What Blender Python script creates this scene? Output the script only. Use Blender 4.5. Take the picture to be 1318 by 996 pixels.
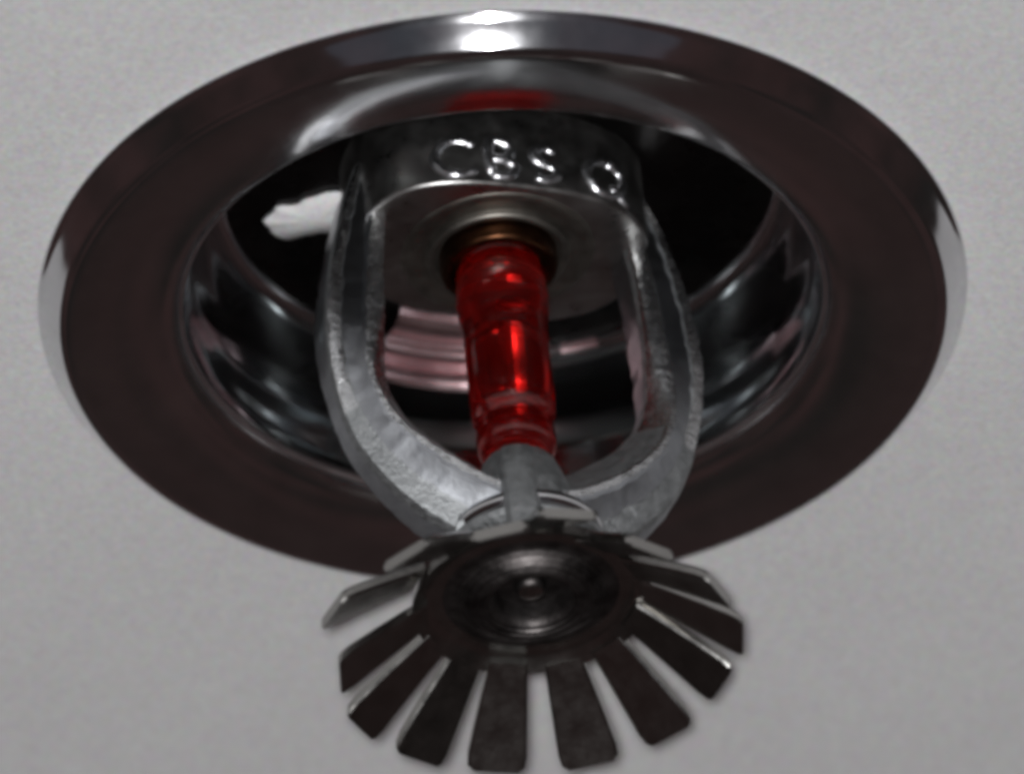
import bpy, bmesh, math, random
from mathutils import Vector, Matrix, noise

random.seed(7)
sc = bpy.context.scene
for o in list(bpy.data.objects):
    bpy.data.objects.remove(o)

# ------------------------------------------------------------------ units
K = 0.0285 / 597.0          # one drawing unit in metres (flange radius 597 units = 28.5 mm)
Z0 = 2.40                   # ceiling height
def P(x, n, d):             # x right, n towards the viewer, d down from the ceiling
    return Vector((x * K, -n * K, -d * K))

# ------------------------------------------------------------------ camera
ELEV = math.radians(37.25)
DIST = 0.70
FPX = 14663.0                # focal length in photo pixels (1318 wide)
ROLL = math.radians(2.34)
PIX = (647.3, 386.6)        # where the flange centre falls in the photo
target = Vector((0, 0, Z0))
cpos = target + Vector((0, -math.cos(ELEV), -math.sin(ELEV))) * DIST
fwd = (target - cpos).normalized()
right = Vector((1, 0, 0))
up = right.cross(fwd)
rollm = Matrix.Rotation(ROLL, 3, fwd)        # axis leans to the right going down
r2, u2 = rollm @ right, rollm @ up
# aim so that the flange centre lands on PIX
ax = (PIX[0] - 659.0) / FPX
ay = -(PIX[1] - 498.0) / FPX
f2 = (fwd - r2 * ax - u2 * ay).normalized()
r3 = (r2 - f2 * r2.dot(f2)).normalized()
u3 = r3.cross(f2)
cam_d = bpy.data.cameras.new("camera")
cam = bpy.data.objects.new("camera", cam_d)
sc.collection.objects.link(cam)
cam.matrix_world = Matrix((
    (r3.x, u3.x, -f2.x, cpos.x), (r3.y, u3.y, -f2.y, cpos.y),
    (r3.z, u3.z, -f2.z, cpos.z), (0, 0, 0, 1)))
cam_d.sensor_fit = 'HORIZONTAL'
cam_d.sensor_width = 36.0
cam_d.lens = 36.0 * FPX / 1318.0
cam_d.clip_start = 0.01
cam_d.clip_end = 20.0
cam_d.dof.use_dof = True
cam_d.dof.focus_distance = DIST - 0.008
cam_d.dof.aperture_fstop = 40.0
sc.camera = cam

# ------------------------------------------------------------------ world: the dim brown room below
w = bpy.data.worlds.new("World")
sc.world = w
w.use_nodes = True
bg = w.node_tree.nodes["Background"]
wn = w.node_tree.nodes.new('ShaderNodeTexNoise')
wn.inputs['Scale'].default_value = 3.2
wn.inputs['Detail'].default_value = 5.0
wr = w.node_tree.nodes.new('ShaderNodeValToRGB')
wr.color_ramp.elements[0].position = .36
wr.color_ramp.elements[1].position = .66
wr.color_ramp.elements[0].color = (.0150, .0138, .0132, 1)
wr.color_ramp.elements[1].color = (.0420, .0245, .0240, 1)
w.node_tree.links.new(wn.outputs[0], wr.inputs[0])
w.node_tree.links.new(wr.outputs[0], bg.inputs[0])
bg.inputs[1].default_value = 1.02

# ------------------------------------------------------------------ the camera's flash
fl_d = bpy.data.lights.new("flash_lamp", 'AREA')
fl_d.shape = 'DISK'
fl_d.size = 0.015
fl_d.energy = 4.6
fl_d.color = (0.985, 0.99, 1.0)
fl = bpy.data.objects.new("flash_lamp", fl_d)
sc.collection.objects.link(fl)
fl.location = cpos + u3 * 0.004 - r3 * 0.004 - f2 * 0.004
fl.rotation_euler = (target - fl.location).to_track_quat('-Z', 'Y').to_euler()

# dim bluish window behind the viewer
wd_d = bpy.data.lights.new("window_light", 'AREA')
wd_d.shape = 'ELLIPSE'
wd_d.size = 4.4
wd_d.size_y = 1.1
wd_d.energy = 0.5
wd_d.color = (0.55, 0.76, 1.0)
wd = bpy.data.objects.new("window_light", wd_d)
sc.collection.objects.link(wd)
wd.location = (0.1, -2.4, Z0 - 1.55)
wd.rotation_euler = (target - wd.location).to_track_quat('-Z', 'Y').to_euler()

# ------------------------------------------------------------------ view
sc.render.engine = 'CYCLES'
vs = sc.view_settings
vs.view_transform = 'Standard'
vs.look = 'None'
vs.exposure = 0.0
vs.gamma = 1.0
vs.use_curve_mapping = False
sc.cycles.max_bounces = 14
sc.cycles.glossy_bounces = 8
sc.cycles.transmission_bounces = 12
sc.cycles.filter_width = 4.5
sc.cycles.use_denoising = True
sc.cycles.sample_clamp_indirect = 3.0

# ------------------------------------------------------------------ materials
def new_mat(name):
    m = bpy.data.materials.new(name)
    m.use_nodes = True
    nt = m.node_tree
    return m, nt, nt.nodes["Principled BSDF"]

def noise_tex(nt, scale, detail=3.0, rough=0.6, vec=None):
    n = nt.nodes.new('ShaderNodeTexNoise')
    n.inputs['Scale'].default_value = scale
    n.inputs['Detail'].default_value = detail
    n.inputs['Roughness'].default_value = rough
    if vec is None:
        tc = nt.nodes.new('ShaderNodeTexCoord')
        vec = tc.outputs['Object']
    nt.links.new(vec, n.inputs['Vector'])
    return n

def ramp(nt, src, c0, c1, p0=0.3, p1=0.7):
    r = nt.nodes.new('ShaderNodeValToRGB')
    r.color_ramp.elements[0].position = p0
    r.color_ramp.elements[1].position = p1
    r.color_ramp.elements[0].color = c0 if len(c0) == 4 else (*c0, 1)
    r.color_ramp.elements[1].color = c1 if len(c1) == 4 else (*c1, 1)
    nt.links.new(src, r.inputs[0])
    return r

def bump(nt, src, bsdf, strength, dist):
    b = nt.nodes.new('ShaderNodeBump')
    b.inputs['Strength'].default_value = strength
    b.inputs['Distance'].default_value = dist
    nt.links.new(src, b.inputs['Height'])
    nt.links.new(b.outputs[0], bsdf.inputs['Normal'])
    return b

def metal(name, c0, c1, r0, r1, scale, bstr=0.0, bscale=2000.0, bdist=0.00002):
    m, nt, b = new_mat(name)
    b.inputs['Metallic'].default_value = 1.0
    n = noise_tex(nt, scale, 4.0, 0.65)
    nt.links.new(ramp(nt, n.outputs[0], c0, c1).outputs[0], b.inputs['Base Color'])
    rr = ramp(nt, n.outputs[0], (r0,) * 3, (r1,) * 3)
    nt.links.new(rr.outputs[0], b.inputs['Roughness'])
    if bstr:
        n2 = noise_tex(nt, bscale, 3.0, 0.6)
        bump(nt, n2.outputs[0], b, bstr, bdist)
    return m

M = {}
M['chrome'] = metal('polished_chrome', (.60, .60, .61), (.70, .70, .72), .06, .095, 260, .05, 420, .00002)
M['satin'] = metal('satin_chrome_face', (.56, .555, .56), (.66, .655, .66), .12, .18, 240, .05, 500, .00002)
M['cup'] = metal('dark_chrome_cup', (.46, .49, .50), (.56, .59, .60), .07, .11, 200)
M['glint'] = metal('pink_reflection_metal', (.86, .60, .62), (.94, .70, .72), .16, .22, 400)  # pink of the bulb's reflection put into the base colour
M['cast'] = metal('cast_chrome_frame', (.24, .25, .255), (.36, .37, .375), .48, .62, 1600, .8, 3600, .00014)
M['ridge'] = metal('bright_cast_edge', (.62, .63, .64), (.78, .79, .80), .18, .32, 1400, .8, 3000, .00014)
M['facet'] = metal('smooth_frame_facet', (.30, .31, .33), (.40, .41, .43), .14, .24, 900, .4, 2600, .00009)
M['seat'] = metal('dull_seat_metal', (.15, .14, .125), (.20, .185, .165), .42, .52, 600, .2, 1400, .00005)
m = M['facet']; nt = m.node_tree; b = nt.nodes["Principled BSDF"]
tc = nt.nodes.new('ShaderNodeTexCoord'); sx = nt.nodes.new('ShaderNodeSeparateXYZ')
nt.links.new(tc.outputs['Object'], sx.inputs[0])
mr = nt.nodes.new('ShaderNodeMapRange')            # polished near the body, as-cast towards the knuckle
mr.inputs['From Min'].default_value = -70 * K; mr.inputs['From Max'].default_value = -210 * K
mr.inputs['To Min'].default_value = .28; mr.inputs['To Max'].default_value = .56
nt.links.new(sx.outputs['Z'], mr.inputs['Value'])
nt.links.new(mr.outputs[0], b.inputs['Roughness'])
M['dark'] = metal('shaded_recess', (.05, .046, .045), (.10, .09, .088), .40, .55, 700, .5, 1500, .00010)  # shade of the hub recess put into the colour
M['roof'] = metal('shaded_roof', (.030, .029, .029), (.045, .043, .042), .22, .34, 200)  # near-black colour stands in for the dark reflected in the roof
M['lip'] = metal('rolled_lip', (.60, .55, .55), (.70, .65, .65), .28, .36, 400)
M['letter'] = metal('cast_chrome_letter', (.62, .62, .64), (.74, .74, .76), .26, .36, 900, .6, 2200, .00010)
M['bodyface'] = metal('dull_body_metal', (.32, .315, .305), (.42, .41, .40), .26, .38, 600, .25, 1400, .00005)
M['deflector'] = metal('deflector_metal', (.29, .285, .272), (.35, .34, .325), .18, .26, 700, .3, 1800, .00005)
M['brass'] = metal('brass_seat', (.055, .024, .012), (.085, .036, .018), .28, .42, 800, .2, 1500, .00004)

# ceiling paint: warm grey-white with roller stipple and very faint blotches
m, nt, b = new_mat('ceiling_paint')
b.inputs['Roughness'].default_value = .75
tc = nt.nodes.new('ShaderNodeTexCoord')
n1 = noise_tex(nt, 55, 4, .6, tc.outputs['Object'])
base = ramp(nt, n1.outputs[0], (.660, .652, .652), (.700, .694, .694), .3, .7)
n2 = noise_tex(nt, 2600, 2, .7, tc.outputs['Object'])
grain = ramp(nt, n2.outputs[1], (.88, .88, .88), (1.12, 1.12, 1.12), .3, .7)
n3 = noise_tex(nt, 2300, 2, .6, tc.outputs['Object'])
mc = nt.nodes.new('ShaderNodeMixRGB'); mc.inputs[0].default_value = .24
nt.links.new(base.outputs[0], mc.inputs[1]); nt.links.new(n3.outputs[1], mc.inputs[2])
mx = nt.nodes.new('ShaderNodeMixRGB'); mx.blend_type = 'MULTIPLY'; mx.inputs[0].default_value = 1
nt.links.new(mc.outputs[0], mx.inputs[1]); nt.links.new(grain.outputs[0], mx.inputs[2])
nt.links.new(mx.outputs[0], b.inputs['Base Color'])
bump(nt, n2.outputs[0], b, .25, .00012)
M['ceiling'] = m

# bulb: clear glass over red liquid
m, nt, b = new_mat('bulb_glass')
b.inputs['Base Color'].default_value = (1.0, .55, .53, 1)
b.inputs['Transmission Weight'].default_value = 1.0
b.inputs['IOR'].default_value = 1.47
b.inputs['Roughness'].default_value = .02
M['glass'] = m
m, nt, b = new_mat('red_liquid')
b.inputs['Base Color'].default_value = (1.0, .045, .036, 1)
b.inputs['Transmission Weight'].default_value = .96
b.inputs['IOR'].default_value = 1.36
b.inputs['Roughness'].default_value = .08
M['liquid'] = m
m, nt, b = new_mat('bubble_air')
b.inputs['Base Color'].default_value = (1, .5, .5, 1)
b.inputs['Transmission Weight'].default_value = 1.0
b.inputs['IOR'].default_value = 1.0 / 1.36
b.inputs['Roughness'].default_value = 0.0
M['bubble'] = m

# ------------------------------------------------------------------ mesh helpers
def link(name, me, mat, parent=None, smooth=True, auto=None):
    if mat is not None and not me.materials:
        me.materials.append(mat)
    if smooth:
        for p in me.polygons:
            p.use_smooth = True
    if auto is not None:
        me.set_sharp_from_angle(angle=math.radians(auto))
    o = bpy.data.objects.new(name, me)
    sc.collection.objects.link(o)
    if parent is not None:
        o.parent = parent
    return o

def catmull(pts, sub=6):
    out = []
    n = len(pts)
    for i in range(n - 1):
        p0 = pts[max(i - 1, 0)]; p1 = pts[i]; p2 = pts[i + 1]; p3 = pts[min(i + 2, n - 1)]
        for k in range(sub):
            t = k / sub
            out.append(tuple(0.5 * ((2 * b_) + (-a_ + c_) * t + (2 * a_ - 5 * b_ + 4 * c_ - d_) * t * t
                       + (-a_ + 3 * b_ - 3 * c_ + d_) * t ** 3) for a_, b_, c_, d_ in zip(p0, p1, p2, p3)))
    out.append(tuple(pts[-1]))
    return out

def lathe(name, prof, mat, parent, seg=128, auto=None, wob=0.0, centre=(0, 0), arc=None):
    """prof: list of (radius, depth down) in drawing units, revolved about the sprinkler axis."""
    verts, faces = [], []
    for r, d in prof:
        for s in range(seg):
            a = 2 * math.pi * s / seg if arc is None else math.radians(arc[0] + (arc[1] - arc[0]) * s / (seg - 1))
            rr = r
            if wob:
                rr += wob * noise.noise(Vector((math.cos(a) * 2.2, math.sin(a) * 2.2, d * .02)))
            verts.append(P(centre[0] + rr * math.sin(a), centre[1] + rr * math.cos(a), d))
    n = len(prof)
    for i in range(n - 1):
        for s in range(seg if arc is None else seg - 1):
            t = (s + 1) % seg
            faces.append((i * seg + s, i * seg + t, (i + 1) * seg + t, (i + 1) * seg + s))
    me = bpy.data.meshes.new(name)
    me.from_pydata(verts, [], faces)
    bm = bmesh.new(); bm.from_mesh(me)
    bmesh.ops.remove_doubles(bm, verts=bm.verts, dist=K * .2)
    bmesh.ops.recalc_face_normals(bm, faces=bm.faces)
    bm.to_mesh(me); bm.free()
    return link(name, me, mat, parent, True, auto)

# ------------------------------------------------------------------ the ceiling (a sheet with the hole the cup sits in)
bm = bmesh.new()
seg = 96
ring = [[], []]
for s in range(seg):
    a = 2 * math.pi * s / seg
    ring[0].append(bm.verts.new((.0262 * math.cos(a), .0262 * math.sin(a), 0)))
    c, s_ = math.cos(a), math.sin(a)
    k = 1.6 / max(abs(c), abs(s_))
    ring[1].append(bm.verts.new((k * c, k * s_, 0)))
for s in range(seg):
    t = (s + 1) % seg
    bm.faces.new((ring[0][s], ring[0][t], ring[1][t], ring[1][s]))
bmesh.ops.recalc_face_normals(bm, faces=bm.faces)
me = bpy.data.meshes.new('ceiling'); bm.to_mesh(me); bm.free()
ceil = link('ceiling', me, M['ceiling'], None, False)
ceil.location = (0, 0, Z0)
ceil['kind'] = 'structure'

# ------------------------------------------------------------------ the sprinkler
root = bpy.data.objects.new('fire_sprinkler', None)
sc.collection.objects.link(root)
root.location = (0, 0, Z0)
root.empty_display_size = .02
root['label'] = 'chrome fire sprinkler head with red glass bulb hanging from the grey ceiling'
root['category'] = 'fire sprinkler'

# escutcheon: outer bead, rounded wall, shallow dished face, rolled lip
flange = [(560, -6), (597, -3), (598.5, 1), (598, 4), (596, 6), (594.5, 8)]
flange += catmull([(594, 8), (582.6, 24), (571, 39.5)], 5)[1:] + catmull([(571, 39.5), (569, 41.5), (565, 44), (560, 45.5), (553, 46)], 3)[1:]
flange += catmull([(553, 46), (525, 45.5), (492, 43), (462, 38), (438, 31), (424, 22), (417, 12), (414, 0)], 6)[1:]
esc = lathe('escutcheon', flange, M['chrome'], root, 192, 50)
esc.data.materials.append(M['satin'])
for p in esc.data.polygons:
    if math.hypot(p.center.x, p.center.y) < 556 * K:
        p.material_index = 1

# recessed cup behind the lip
cup = [(414, 2), (412, 0)] + catmull([(412, 0), (410, -14), (401, -36), (393, -60), (388, -88), (386, -118), (383, -146), (378, -172)], 6)[1:]
def ridge(r0, d0, r1, d1, amp, n=8):      # rounded ridge between two profile points
    L = math.hypot(r1 - r0, d1 - d0)
    nx, nd = (d1 - d0) / L, -(r1 - r0) / L
    return [(r0 + (r1 - r0) * t / n + nx * amp * math.sin(math.pi * t / n),
             d0 + (d1 - d0) * t / n + nd * amp * math.sin(math.pi * t / n)) for t in range(n + 1)]
cup += catmull([(378, -172), (372, -184), (366, -190), (362, -197), (354, -203)], 5)[1:]
tr = [(386, -138), (377, -172), (352, -192), (310, -200)]
glint_prof = [(391, -134)]
for (a_, b_) in zip(tr[:-1], tr[1:]):
    glint_prof += ridge(*a_, *b_, 8.0)[1 if glint_prof else 0:]
glint_prof.append((306, -206))
cup += [(320, -205.5), (260, -208), (190, -209), (100, -209)]
cp = lathe('cup', cup, M['cup'], esc, 160, 60)
lathe('lip_bead', [(416 + 4.5 * math.cos(math.radians(t)), 7 + 4.5 * math.sin(math.radians(t))) for t in range(0, 361, 30)], M['lip'], esc, 192)
cp.data.materials.append(M['roof'])                 # roof of the cup, its dark reflection put into the colour
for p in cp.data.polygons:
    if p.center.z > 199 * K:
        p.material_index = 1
lathe('cup_bead', [(368 + 12 * math.cos(math.radians(t)), -190 + 12 * math.sin(math.radians(t))) for t in range(0, 361, 30)], M['chrome'], esc, 160)
lathe('reflection_bars', glint_prof, M['glint'], esc, 48, arc=(178, 206))  # added bars standing in for flash and bulb reflections on the cup
lathe('reflection_bars', glint_prof[12:16], M['glint'], esc, 24, arc=(160, 168))  # short added bar for the fainter reflection on the right
# pale blob added in place of a bright reflection on the cup's roof
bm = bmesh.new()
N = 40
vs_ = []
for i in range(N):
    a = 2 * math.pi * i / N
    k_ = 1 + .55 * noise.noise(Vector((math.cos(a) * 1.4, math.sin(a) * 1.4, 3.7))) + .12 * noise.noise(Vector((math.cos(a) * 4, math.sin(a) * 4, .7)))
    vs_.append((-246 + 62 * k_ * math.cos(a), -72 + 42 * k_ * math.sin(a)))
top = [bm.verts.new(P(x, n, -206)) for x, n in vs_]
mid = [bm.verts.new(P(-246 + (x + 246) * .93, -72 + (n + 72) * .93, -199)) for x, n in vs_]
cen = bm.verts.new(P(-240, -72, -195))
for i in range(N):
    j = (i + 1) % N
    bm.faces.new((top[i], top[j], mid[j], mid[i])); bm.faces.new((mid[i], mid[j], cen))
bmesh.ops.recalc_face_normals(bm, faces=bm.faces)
me = bpy.data.meshes.new('reflection_patch'); bm.to_mesh(me); bm.free()
link('reflection_patch', me, M['ceiling'], esc, True)

# sprinkler body in the cup
SWAY = math.radians(2.6)           # the head hangs slightly crooked in its cup
def hang(o):
    o.rotation_euler = (0, -SWAY, 0)
    o.location = (0, 0, -15 * K)
    return o
def ovoid(name, prof, mat, parent, ax, an, p=2.6, seg=96, auto=45):
    """prof: (scale, depth); superelliptic rings turned with the frame"""
    verts, faces = [], []
    for k_, d in prof:
        for s in range(seg):
            a = 2 * math.pi * s / seg
            c, q = math.cos(a), math.sin(a)
            rr = (abs(c / ax) ** p + abs(q / an) ** p) ** (-1 / p)
            verts.append(F(rr * c * k_, rr * q * k_, d))
    n = len(prof)
    for i in range(n - 1):
        for s in range(seg):
            t = (s + 1) % seg
            faces.append((i * seg + s, i * seg + t, (i + 1) * seg + t, (i + 1) * seg + s))
    me = bpy.data.meshes.new(name); me.from_pydata(verts, [], faces)
    bm = bmesh.new(); bm.from_mesh(me)
    bmesh.ops.remove_doubles(bm, verts=bm.verts, dist=K * .05)
    bmesh.ops.recalc_face_normals(bm, faces=bm.faces); bm.to_mesh(me); bm.free()
    return link(name, me, mat, parent, True, auto)
YAW = math.radians(18)
fl_x = Vector((math.cos(YAW), math.sin(YAW), 0))      # frame's right-hand direction (right arm further away)
fl_n = Vector((math.sin(YAW), -math.cos(YAW), 0))     # frame's front normal
def F(x, n, d):
    return (fl_x * x + fl_n * n) * K + Vector((0, 0, -d * K))
FD = -92
body = [(.9, -290), (1, -286), (1, FD - 6), (.995, FD - 2.5), (.98, FD - .3), (.965, FD), (.0005, FD)]
bd = hang(ovoid('sprinkler_body', body, M['bodyface'], root, 194, 140))
seat = [(128, FD - 4)] + catmull([(126, FD + .6), (122, FD + 2.2), (114, FD + 2.6), (106, FD + 1.4)], 4) + [(100, FD + .5), (94, FD + .8)] + \
       catmull([(94, FD + .8), (92, FD + 8), (88, FD + 11), (82, FD + 10)], 4)[1:] + [(79, FD + 6), (78, FD + 4), (0, FD + 4)]
lathe('seat_ring', seat, M['seat'], bd, 96, 40)
cap = catmull([(77, FD + 4), (76, FD + 26), (71, FD + 32), (66, FD + 31)], 4) + [(62, FD + 24), (60, FD + 10), (0, FD + 10)]
lathe('bulb_cup', cap, M['brass'], bd, 64, 40)

# ------------------------------------------------------------------ frame arms
def arm(side):
    # x, depth, half width in plane, half depth, ridge offset (towards inside +)
    ctrl = [(170, -190, 20, 44, 0), (184, -130, 28, 50, 0), (199, -55, 33, 50, 0), (209, 20, 38, 47, 0), (213, 92, 40, 45, 0),
            (206, 165, 39, 46, 0), (176, 233, 49, 52, 0), (122, 290, 60, 62, 0), (62, 330, 62, 70, 0), (8, 348, 60, 74, 0)]
    pts = catmull(ctrl, 9)
    sec = 16
    verts, faces = [], []
    for i, (x, d, hw, hd, ro) in enumerate(pts):
        a = pts[max(i - 1, 0)]; b_ = pts[min(i + 1, len(pts) - 1)]
        tx, td = b_[0] - a[0], b_[1] - a[1]
        L = math.hypot(tx, td)
        tx, td = tx / L, td / L
        ix, idd = -td, tx            # in-plane normal, pointing to the inside of the U
        # section: (inward, front): two raised edges with a hollow facet between them that runs out towards the knuckle
        e = max(0, min(1, (d - 40) / 200)); e = e * e * (3 - 2 * e)
        u1 = .62 * (1 - e) + .02 * e
        vo = .92 * (1 - e) + .40 * e
        hol = .10 * (1 - e)
        w1 = .33 * (1 - e) + .13 * e + .06 * noise.noise(Vector((i * .6, side * 3, 1.7)))
        w2 = .30 + .10 * noise.noise(Vector((i * .5, side * 5, 4.2)))
        s = [(-1, -.40), (-1, vo - .30), (-.95, vo - .08), (-.90 + w2 * .3, vo), (-.86 + w2, vo - .02 + .1 * e), (-.80 + w2, vo - hol + .12 * e),
             (u1 - w1 - .10, 1 - hol - .05), (u1 - w1, .97), (u1, 1.0), (u1 + w1 * .8, .95 - .08 * e), (min(.985, u1 + .33 + .55 * e), .84 - .74 * e), (1, .60 - .62 * e),
             (1, -.42), (.6, -.8), (0, -1), (-.6, -.8)]
        for u, v in s:
            q = Vector((x * .05, d * .05, side * 9 + u * 2 + v))
            jit = 1 + .03 * noise.noise(q * 1.3) + .022 * noise.noise(q * 4.1)
            verts.append(F(side * (x + ix * u * hw * jit), v * hd * jit, d + idd * u * hw * jit))
    n = len(pts)
    for i in range(n - 1):
        for k in range(sec):
            t = (k + 1) % sec
            faces.append((i * sec + k, i * sec + t, (i + 1) * sec + t, (i + 1) * sec + k))
    faces.append(tuple(range(sec)))
    faces.append(tuple(range((n - 1) * sec, n * sec)))
    me = bpy.data.meshes.new('frame_arm')
    me.from_pydata(verts, [], faces)
    bm = bmesh.new(); bm.from_mesh(me)
    bmesh.ops.recalc_face_normals(bm, faces=bm.faces)
    bm.to_mesh(me); bm.free()
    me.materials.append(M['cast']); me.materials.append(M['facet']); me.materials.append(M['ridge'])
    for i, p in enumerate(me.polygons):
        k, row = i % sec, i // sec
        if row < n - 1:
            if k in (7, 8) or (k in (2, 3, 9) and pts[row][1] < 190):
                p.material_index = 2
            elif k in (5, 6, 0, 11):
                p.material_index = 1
    return hang(link('frame_arm', me, None, root, True, 40))
arm(-1); arm(1)

# knuckle under the bulb where both arms meet
boss = [(0, 284), (40, 284), (45, 287)] + catmull([(48, 292), (56, 312), (66, 345), (73, 388)], 4)
boss += catmull([(73, 388), (78, 404), (92, 416), (104, 422)], 5)[1:] + [(106, 426), (104, 434), (94, 440), (70, 446), (62, 454), (62, 461), (0, 461)]
boss = [(r, d - 36) for r, d in boss]
kn = hang(lathe('frame_knuckle', boss, M['cast'], root, 64, 40))

bead = [(72, 355)] + [(88 + 13 * math.sin(math.radians(t)), 372 - 13 * math.cos(math.radians(t))) for t in range(-40, 200, 15)] + [(70, 388)]
lathe('collar_bead', [(r, d - 4) for r, d in bead], M['chrome'], kn, 64)

def bar(name, sect, mat, parent, auto=40):
    """loft of (centre P, half x, half n) rounded rectangles down the axis"""
    verts, faces = [], []
    k = 12
    for (x, nn, d, hx, hn) in sect:
        for j in range(k):
            a = 2 * math.pi * j / k
            c, s = math.cos(a), math.sin(a)
            c = math.copysign(abs(c) ** .6, c); s = math.copysign(abs(s) ** .6, s)
            verts.append(P(x + hx * c, nn + hn * s, d - 36))
    n = len(sect)
    for i in range(n - 1):
        for j in range(k):
            t = (j + 1) % k
            faces.append((i * k + j, i * k + t, (i + 1) * k + t, (i + 1) * k + j))
    faces.append(tuple(range(k))); faces.append(tuple(range((n - 1) * k, n * k)))
    me = bpy.data.meshes.new(name); me.from_pydata(verts, [], faces)
    bm = bmesh.new(); bm.from_mesh(me)
    bmesh.ops.recalc_face_normals(bm, faces=bm.faces); bm.to_mesh(me); bm.free()
    return link(name, me, mat, parent, True, auto)
rb = bar('rib', [(-4, 40, 300, 14, 18), (-4, 56, 312, 22, 26), (-4, 66, 340, 25, 28), (-4, 72, 390, 25, 30),
                 (-3, 84, 425, 25, 30), (-2, 86, 462, 24, 28), (-2, 80, 474, 18, 20)], M['cast'], kn)
rb2 = bar('rib', [(-66, 26, 318, 8, 16), (-68, 28, 330, 11, 22), (-70, 30, 380, 12, 26), (-78, 34, 410, 12, 28), (-84, 30, 424, 8, 20)], M['cast'], kn)

# ------------------------------------------------------------------ glass bulb
gl = [(0, -80), (30, -80)] + catmull([(30, -80), (50, -72), (57, -48), (60, -18), (59, 6), (56, 26), (55, 42), (55, 62), (55, 105), (55, 150), (54, 170), (50, 184), (49, 192),
                                       (51, 204), (51, 222), (46, 233), (32, 241), (14, 246), (0, 247)], 5)[1:]
bulb = hang(lathe('glass_bulb', gl, M['glass'], root, 64))
lq = [(0, -74)] + catmull([(0, -74), (30, -69), (49, -48), (54, -18), (52, 4), (48, 26), (47, 42), (48, 64), (49, 105), (48, 148), (46, 170), (42, 186), (42, 194), (45, 206), (44, 220), (39, 230), (22, 236), (0, 240)], 5)[1:]
lathe('red_liquid', lq, M['liquid'], bulb, 48, wob=0.0)
bub = [(18 * math.sin(math.radians(t)), 20 - 15 * math.cos(math.radians(t))) for t in range(0, 181, 12)]
lathe('air_bubble', bub, M['bubble'], bulb, 24, centre=(10, 22))

# ------------------------------------------------------------------ deflector
DZ = 457
TILT = math.radians(32.5)
RS, RB, RT = 150, 136, 264
TH = 14
hub = [(0, DZ - 34), (66, DZ - 34), (70, DZ - 16), (80, DZ - 16)]
def cone(r, off):   # bent skirt
    s = r - RB
    return (r, DZ + s * math.tan(TILT) + off)
hub += [(RB, DZ - TH + 2), cone(RS, -TH), cone(RS + 2, 0), (RB + 2, DZ)]
hub += catmull([(RB + 2, DZ), (128, DZ - 5), (112, DZ - 5), (98, DZ - 3), (88, DZ + 1), (80, DZ + 7), (68, DZ + 12), (58, DZ + 10), (51, DZ + 2), (47, DZ - 24)], 4)[1:]
hub += [(44, DZ - 25.5), (21, DZ - 25.5)] + catmull([(21, DZ - 25), (20, DZ - 12), (14, DZ - 6), (7, DZ - 4), (0, DZ - 3.5)], 4)
hub = [(r, d + (1.3 * math.sin(i * 2.1) if 50 < r < 100 else 0)) for i, (r, d) in enumerate(hub)]
df = hang(lathe('deflector', hub, M['deflector'], root, 112, 35))
df.data.materials.append(M['dark'])  # hub recess and ring darkened by colour, as if in shade
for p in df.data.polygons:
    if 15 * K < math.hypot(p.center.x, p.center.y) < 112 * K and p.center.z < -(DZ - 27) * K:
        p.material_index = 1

NT = 14
def tine_mesh():
    me = bpy.data.meshes.new('tine')
    verts, faces = [], []
    st = [(RS - 6, 24.5), (RS + 28, 29), (RS + 66, 34), (RT - 16, 38), (RT - 4, 37), (RT, 32)]
    k = 8
    for r, hw in st:
        e = (r - RS) / (RT - RS)
        droop = 5 * max(0, e) ** 2
        base = DZ + (r - RB) * math.tan(TILT) + droop
        b_ = 3.0
        t = 14.6
        sec = [(-hw + b_, .6), (hw - b_, .6), (hw, .6 - b_), (hw, -t + b_), (hw - b_, -t - .6), (-hw + b_, -t - .6), (-hw, -t + b_), (-hw, .6 - b_)]
        for x, dz in sec:
            verts.append(P(x, -r, base + dz))
    n = len(st)
    for i in range(n - 1):
        for j in range(k):
            t2 = (j + 1) % k
            faces.append((i * k + j, i * k + t2, (i + 1) * k + t2, (i + 1) * k + j))
    faces.append(tuple(range(k))); faces.append(tuple(range((n - 1) * k, n * k)))
    me.from_pydata(verts, [], faces)
    bm = bmesh.new(); bm.from_mesh(me)
    bmesh.ops.recalc_face_normals(bm, faces=bm.faces); bm.to_mesh(me); bm.free()
    return me
tm = tine_mesh()
for i in range(NT):
    o = link('tine', tm, M['deflector'], df, True, 30 if i == 0 else None)
    o.rotation_euler = (0, 0, (i + .5) * 2 * math.pi / NT + math.radians(random.uniform(-1.8, 1.8)))
    o.rotation_euler.x = math.radians(random.uniform(-1.8, 1.8)); o.rotation_euler.y = math.radians(random.uniform(-1.8, 1.8))

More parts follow.
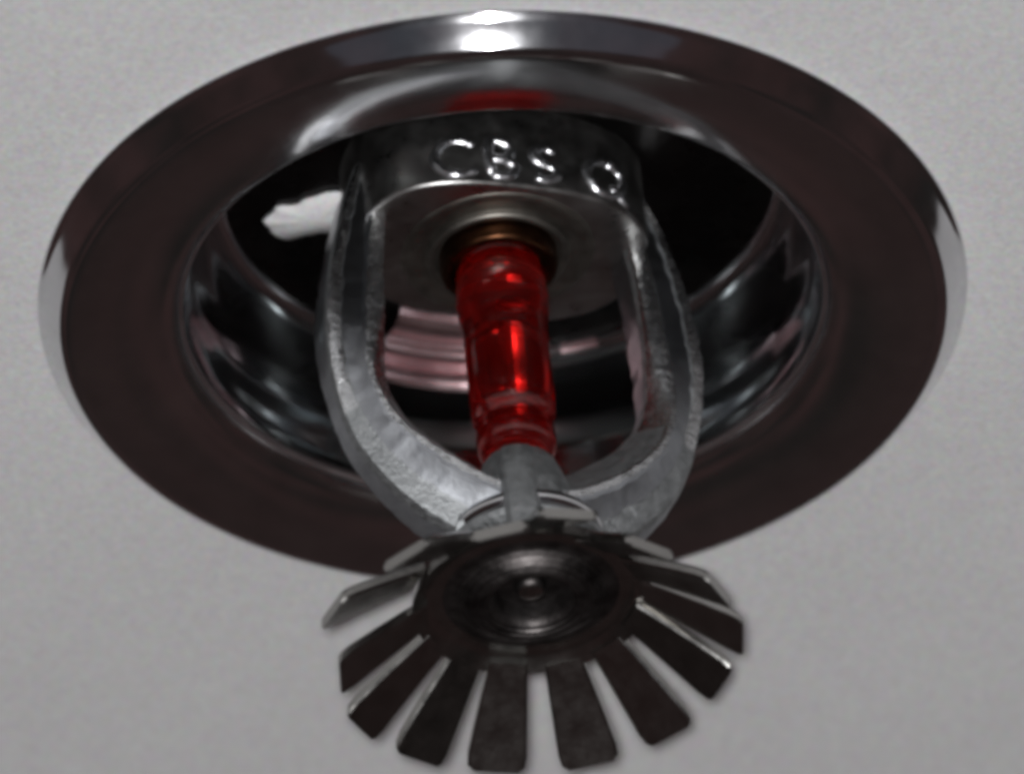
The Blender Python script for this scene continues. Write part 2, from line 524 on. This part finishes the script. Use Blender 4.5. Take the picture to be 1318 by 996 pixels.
# ------------------------------------------------------------------ raised cast characters on the near side of the body
GL = {
    'C': [[(1, .85), (.7, 1), (.25, .95), (0, .6), (0, .35), (.25, .05), (.7, 0), (1, .15)]],
    'B': [[(0, 0), (0, 1), (.6, 1), (.8, .78), (.55, .52), (0, .52)], [(.55, .52), (.9, .28), (.65, 0), (0, 0)]],
    'S': [[(.9, .88), (.5, 1), (.08, .82), (.2, .58), (.75, .42), (.92, .2), (.5, 0), (.05, .12)]],
    'Q': [[(.5, 1), (.08, .8), (0, .45), (.25, .05), (.7, .08), (.95, .5), (.85, .85), (.5, 1)], [(.55, .35), (1.05, -.1)]],
}
def letter(ch, ang, wid, hgt, d0):
    verts, faces = [], []
    rad = 7.4
    for st in GL[ch]:
        pts = catmull(st, 4)
        k = 8
        b0 = len(verts)
        ring_pts = []
        for (u, v) in pts:
            x = ang + (u - .5) * wid           # position across the front of the body, in the frame's own axes
            yy = 140 * (1 - abs(x / 194) ** 2.6) ** (1 / 2.6)
            q = (fl_x * x + fl_n * yy)
            q += fl_n * (-2.2 + 1.6 * noise.noise(Vector((x * .05, v * 3, 2.1))))
            ring_pts.append(Vector((q.x, -q.y, d0 - v * hgt)))
        for i, c in enumerate(ring_pts):
            t = (ring_pts[min(i + 1, len(pts) - 1)] - ring_pts[max(i - 1, 0)]).normalized()
            out = Vector((c.x, c.y, 0)).normalized()
            s_ = t.cross(out).normalized()
            e = (.55 if i in (0, len(pts) - 1) else 1) * (1 + .35 * noise.noise(c * .06))
            for j in range(k):
                an = 2 * math.pi * j / k
                q = c + (s_ * math.cos(an) + out * math.sin(an)) * rad * e
                verts.append(P(q.x, q.y, q.z))
        m_ = len(pts)
        for i in range(m_ - 1):
            for j in range(k):
                t2 = (j + 1) % k
                faces.append((b0 + i * k + j, b0 + i * k + t2, b0 + (i + 1) * k + t2, b0 + (i + 1) * k + j))
        faces.append(tuple(b0 + j for j in range(k)))
        faces.append(tuple(b0 + (m_ - 1) * k + j for j in range(k)))
    me = bpy.data.meshes.new('raised_letter'); me.from_pydata(verts, [], faces)
    bm = bmesh.new(); bm.from_mesh(me)
    bmesh.ops.recalc_face_normals(bm, faces=bm.faces); bm.to_mesh(me); bm.free()
    return link('raised_letter', me, M['letter'], bd, True)
for ch, a, wd in (('C', -92, 50), ('B', -30, 36), ('S', 26, 36), ('Q', 112, 56)):
    letter(ch, a, wd, 54, FD - 14)
